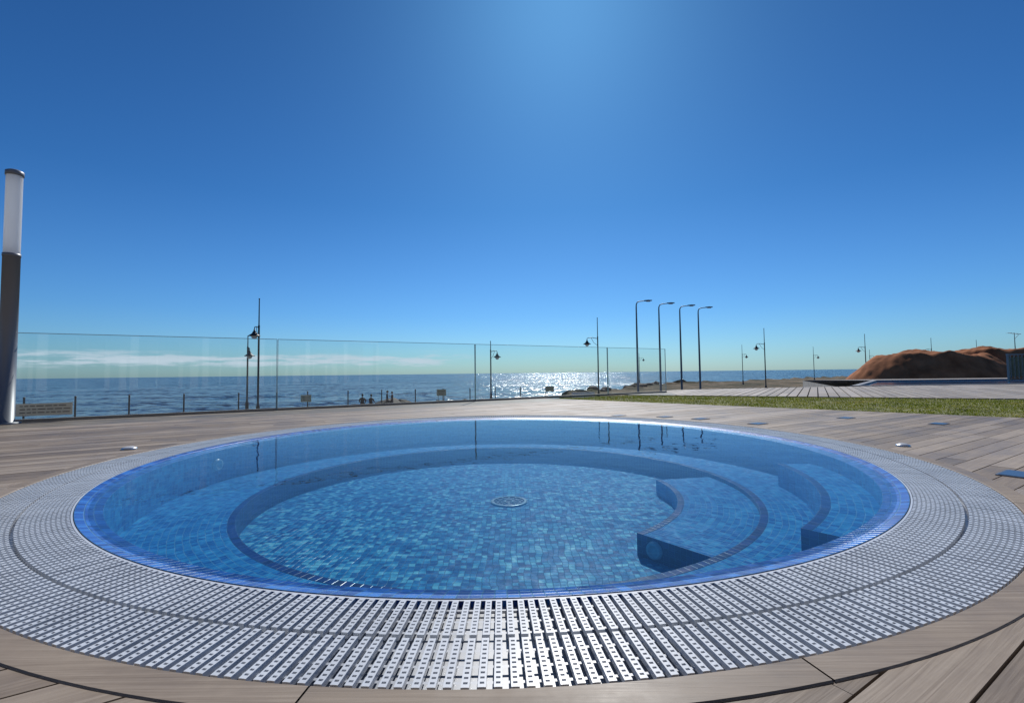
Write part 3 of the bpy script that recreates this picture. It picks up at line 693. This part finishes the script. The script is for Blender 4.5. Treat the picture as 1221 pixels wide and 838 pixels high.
# ------------------------------------------------------------ people
def person(loc, rotz, pose, shirt, pants, hair, h=1.72):
    s = h/1.72
    V = []; E = []; R = []
    def v(p, r): V.append(Vector(p)*s); R.append(r*s); return len(V)-1
    sit = pose == 'sit'
    pz = 0.50 if sit else 0.95
    pel = v((0, 0, pz), 0.15)
    lean = 0.04 if sit else 0
    ab = v((0, lean*0.6, pz+0.16), 0.13); ch = v((0, lean, pz+0.33), 0.155); nb = v((0, lean, pz+0.50), 0.075); nk = v((0, lean+.01, pz+0.58), 0.055)
    E += [(pel, ab), (ab, ch), (ch, nb), (nb, nk)]
    for sg in (-1, 1):
        hp = v((sg*0.10, 0, pz-0.04), 0.10)
        if sit:
            kn = v((sg*0.13, 0.42, pz+0.0), 0.065); an = v((sg*0.12, 0.44, 0.10), 0.042); toe = v((sg*0.13, 0.60, 0.04), 0.04)
            heel = v((sg*0.12, 0.42, 0.045), 0.042)
        else:
            kn = v((sg*0.11, 0.02+sg*0.03, 0.50), 0.065); an = v((sg*0.12, sg*0.05-.02, 0.10), 0.042); toe = v((sg*0.14, sg*0.05+0.15, 0.035), 0.035)
            heel = v((sg*0.12, sg*0.05-.04, 0.045), 0.04)
        E += [(pel, hp), (hp, kn), (kn, an), (an, heel), (heel, toe)]
        sh = v((sg*0.17, lean, pz+0.45), 0.065)
        if sit: el = v((sg*0.24, 0.13, pz+0.21), 0.045); wr = v((sg*0.15, 0.34, pz+0.13), 0.03)
        elif pose == 'arm' and sg == 1: el = v((0.30, 0.12, pz+0.26), 0.045); wr = v((0.20, 0.32, pz+0.38), 0.03)
        else: el = v((sg*0.24, -0.02, pz+0.17), 0.045); wr = v((sg*0.25, 0.06, pz-0.07), 0.03)
        E += [(ch, sh), (sh, el), (el, wr)]
        d = (V[wr]/s-V[el]/s).normalized()
        pm = v(V[wr]/s+d*0.07, 0.032); E.append((wr, pm))
        side = Vector((0, 1, 0)) if abs(d.z) > 0.7 else Vector((1, 0, 0))
        for k in range(4):
            b = V[pm]/s+side*(k-1.5)*0.021+d*0.02
            f1 = v(b+d*0.03, 0.010); f2 = v(b+d*(0.055+0.008*(1.5-abs(k-1.5)))+Vector((-sg*0.012, 0, 0)), 0.008)
            E += [(pm, f1), (f1, f2)]
        t1 = v(V[pm]/s+side*0.05-d*0.02, 0.011); t2 = v(V[pm]/s+side*0.062+d*0.02, 0.009); E += [(pm, t1), (t1, t2)]
    me = bpy.data.meshes.new('body'); me.from_pydata(V, E, [])
    o = bpy.data.objects.new('body', me); COL.objects.link(o)
    sk = o.modifiers.new('skin', 'SKIN'); sk.use_smooth_shade = True
    for i, dta in enumerate(me.skin_vertices[0].data):
        dta.radius = (R[i], R[i]*(0.72 if i in (ab, ch) else 0.9)); dta.use_root = (i == 0)
    o.modifiers.new('sub', 'SUBSURF').levels = 1; o.modifiers['sub'].render_levels = 2
    mt, nt_, out_ = new_mat('clothes'); p_ = N(nt_, 'ShaderNodeBsdfPrincipled'); p_.inputs['Roughness'].default_value = 0.85
    tc_ = N(nt_, 'ShaderNodeTexCoord'); sp = N(nt_, 'ShaderNodeSeparateXYZ'); L(nt_, tc_.outputs['Object'], sp.inputs[0])
    cut = math_n(nt_, 'GREATER_THAN', sp.outputs[2], (pz+0.07)*s)
    mm = N(nt_, 'ShaderNodeMix', data_type='RGBA'); L(nt_, cut, mm.inputs[0]); mm.inputs[6].default_value = (*pants, 1); mm.inputs[7].default_value = (*shirt, 1)
    sk2 = math_n(nt_, 'GREATER_THAN', sp.outputs[2], (pz+0.53)*s)
    m3 = N(nt_, 'ShaderNodeMix', data_type='RGBA'); L(nt_, sk2, m3.inputs[0]); L(nt_, mm.outputs[2], m3.inputs[6]); m3.inputs[7].default_value = (0.45, 0.27, 0.19, 1)
    L(nt_, m3.outputs[2], p_.inputs['Base Color']); L(nt_, p_.outputs[0], out_.inputs[0]); me.materials.append(mt)
    hb = bmesh.new(); bmesh.ops.create_uvsphere(hb, u_segments=24, v_segments=16, radius=1)
    c = Vector((0, lean+0.02, pz+0.70))*s
    for vv in hb.verts:
        x_, y_, z_ = vv.co
        jaw = 1-0.25*max(0, -z_)
        yy = y_*0.098
        if y_ > 0.8 and abs(x_) < 0.2 and -0.35 < z_ < 0.1: yy += 0.022*(1-abs(x_)/0.2)
        if y_ > 0.6 and 0.0 < z_ < 0.25 and 0.2 < abs(x_) < 0.5: yy -= 0.008
        vv.co = Vector((x_*0.076*jaw, yy, z_*0.118))*s+c
    for f in hb.faces:
        cc = (f.calc_center_median()-c)/s; f.smooth = True
        f.material_index = 1 if (cc.z > 0.055 or (cc.y < 0.0 and cc.z > -0.06)) else 0
    for sg in (-1, 1):
        ret = bmesh.ops.create_uvsphere(hb, u_segments=8, v_segments=6, radius=0.02*s)
        for vv in ret['verts']: vv.co = Vector((vv.co.x*0.4, vv.co.y*0.8, vv.co.z*1.4))+c+Vector((sg*0.076, 0, 0.0))*s
        ret = bmesh.ops.create_uvsphere(hb, u_segments=8, v_segments=6, radius=0.011*s)
        for vv in ret['verts']: vv.co += c+Vector((sg*0.03, 0.088, 0.012))*s
        for f in {f for vv in ret['verts'] for f in vv.link_faces}: f.material_index = 1
    hm = bpy.data.meshes.new('head'); hb.to_mesh(hm); hb.free()
    hm.materials.append(simple('skin', (0.45, 0.27, 0.19), 0.6)); hm.materials.append(simple('hair', hair, 0.6))
    ho = bpy.data.objects.new('head', hm); COL.objects.link(ho)
    e = bpy.data.objects.new('person', None); COL.objects.link(e); e.location = loc; e.rotation_euler = (0, 0, rotz)
    o.parent = e; ho.parent = e
    return e
x1, y1 = at(432, 35); x2, y2 = at(442, 35.2)
sw = MB(); sw.box((0, 0, 0.2), (4.5, 0.5, 0.5), 0); sw.box((0, 0, 0.47), (4.6, 0.6, 0.06), 0)
sw.build('low_stone_wall', [M_conc], ((x1+x2)/2, y1-0.02, -2.35))
person((x1, y1, -2.25+0.13), rad(10), 'sit', (0.02, 0.02, 0.025), (0.03, 0.03, 0.05), (0.02, 0.012, 0.01))
person((x2, y2, -2.25+0.13), rad(-25), 'sit', (0.05, 0.03, 0.03), (0.02, 0.02, 0.03), (0.03, 0.015, 0.01), 1.66)
x, y = at(461.5, 42); person((x, y, GZ), rad(-80), 'stand', (0.03, 0.035, 0.05), (0.02, 0.02, 0.03), (0.02, 0.012, 0.01), 1.78)
x, y = at(467.5, 42.3); person((x, y, GZ), rad(85), 'arm', (0.06, 0.03, 0.03), (0.03, 0.03, 0.05), (0.03, 0.018, 0.01), 1.68)
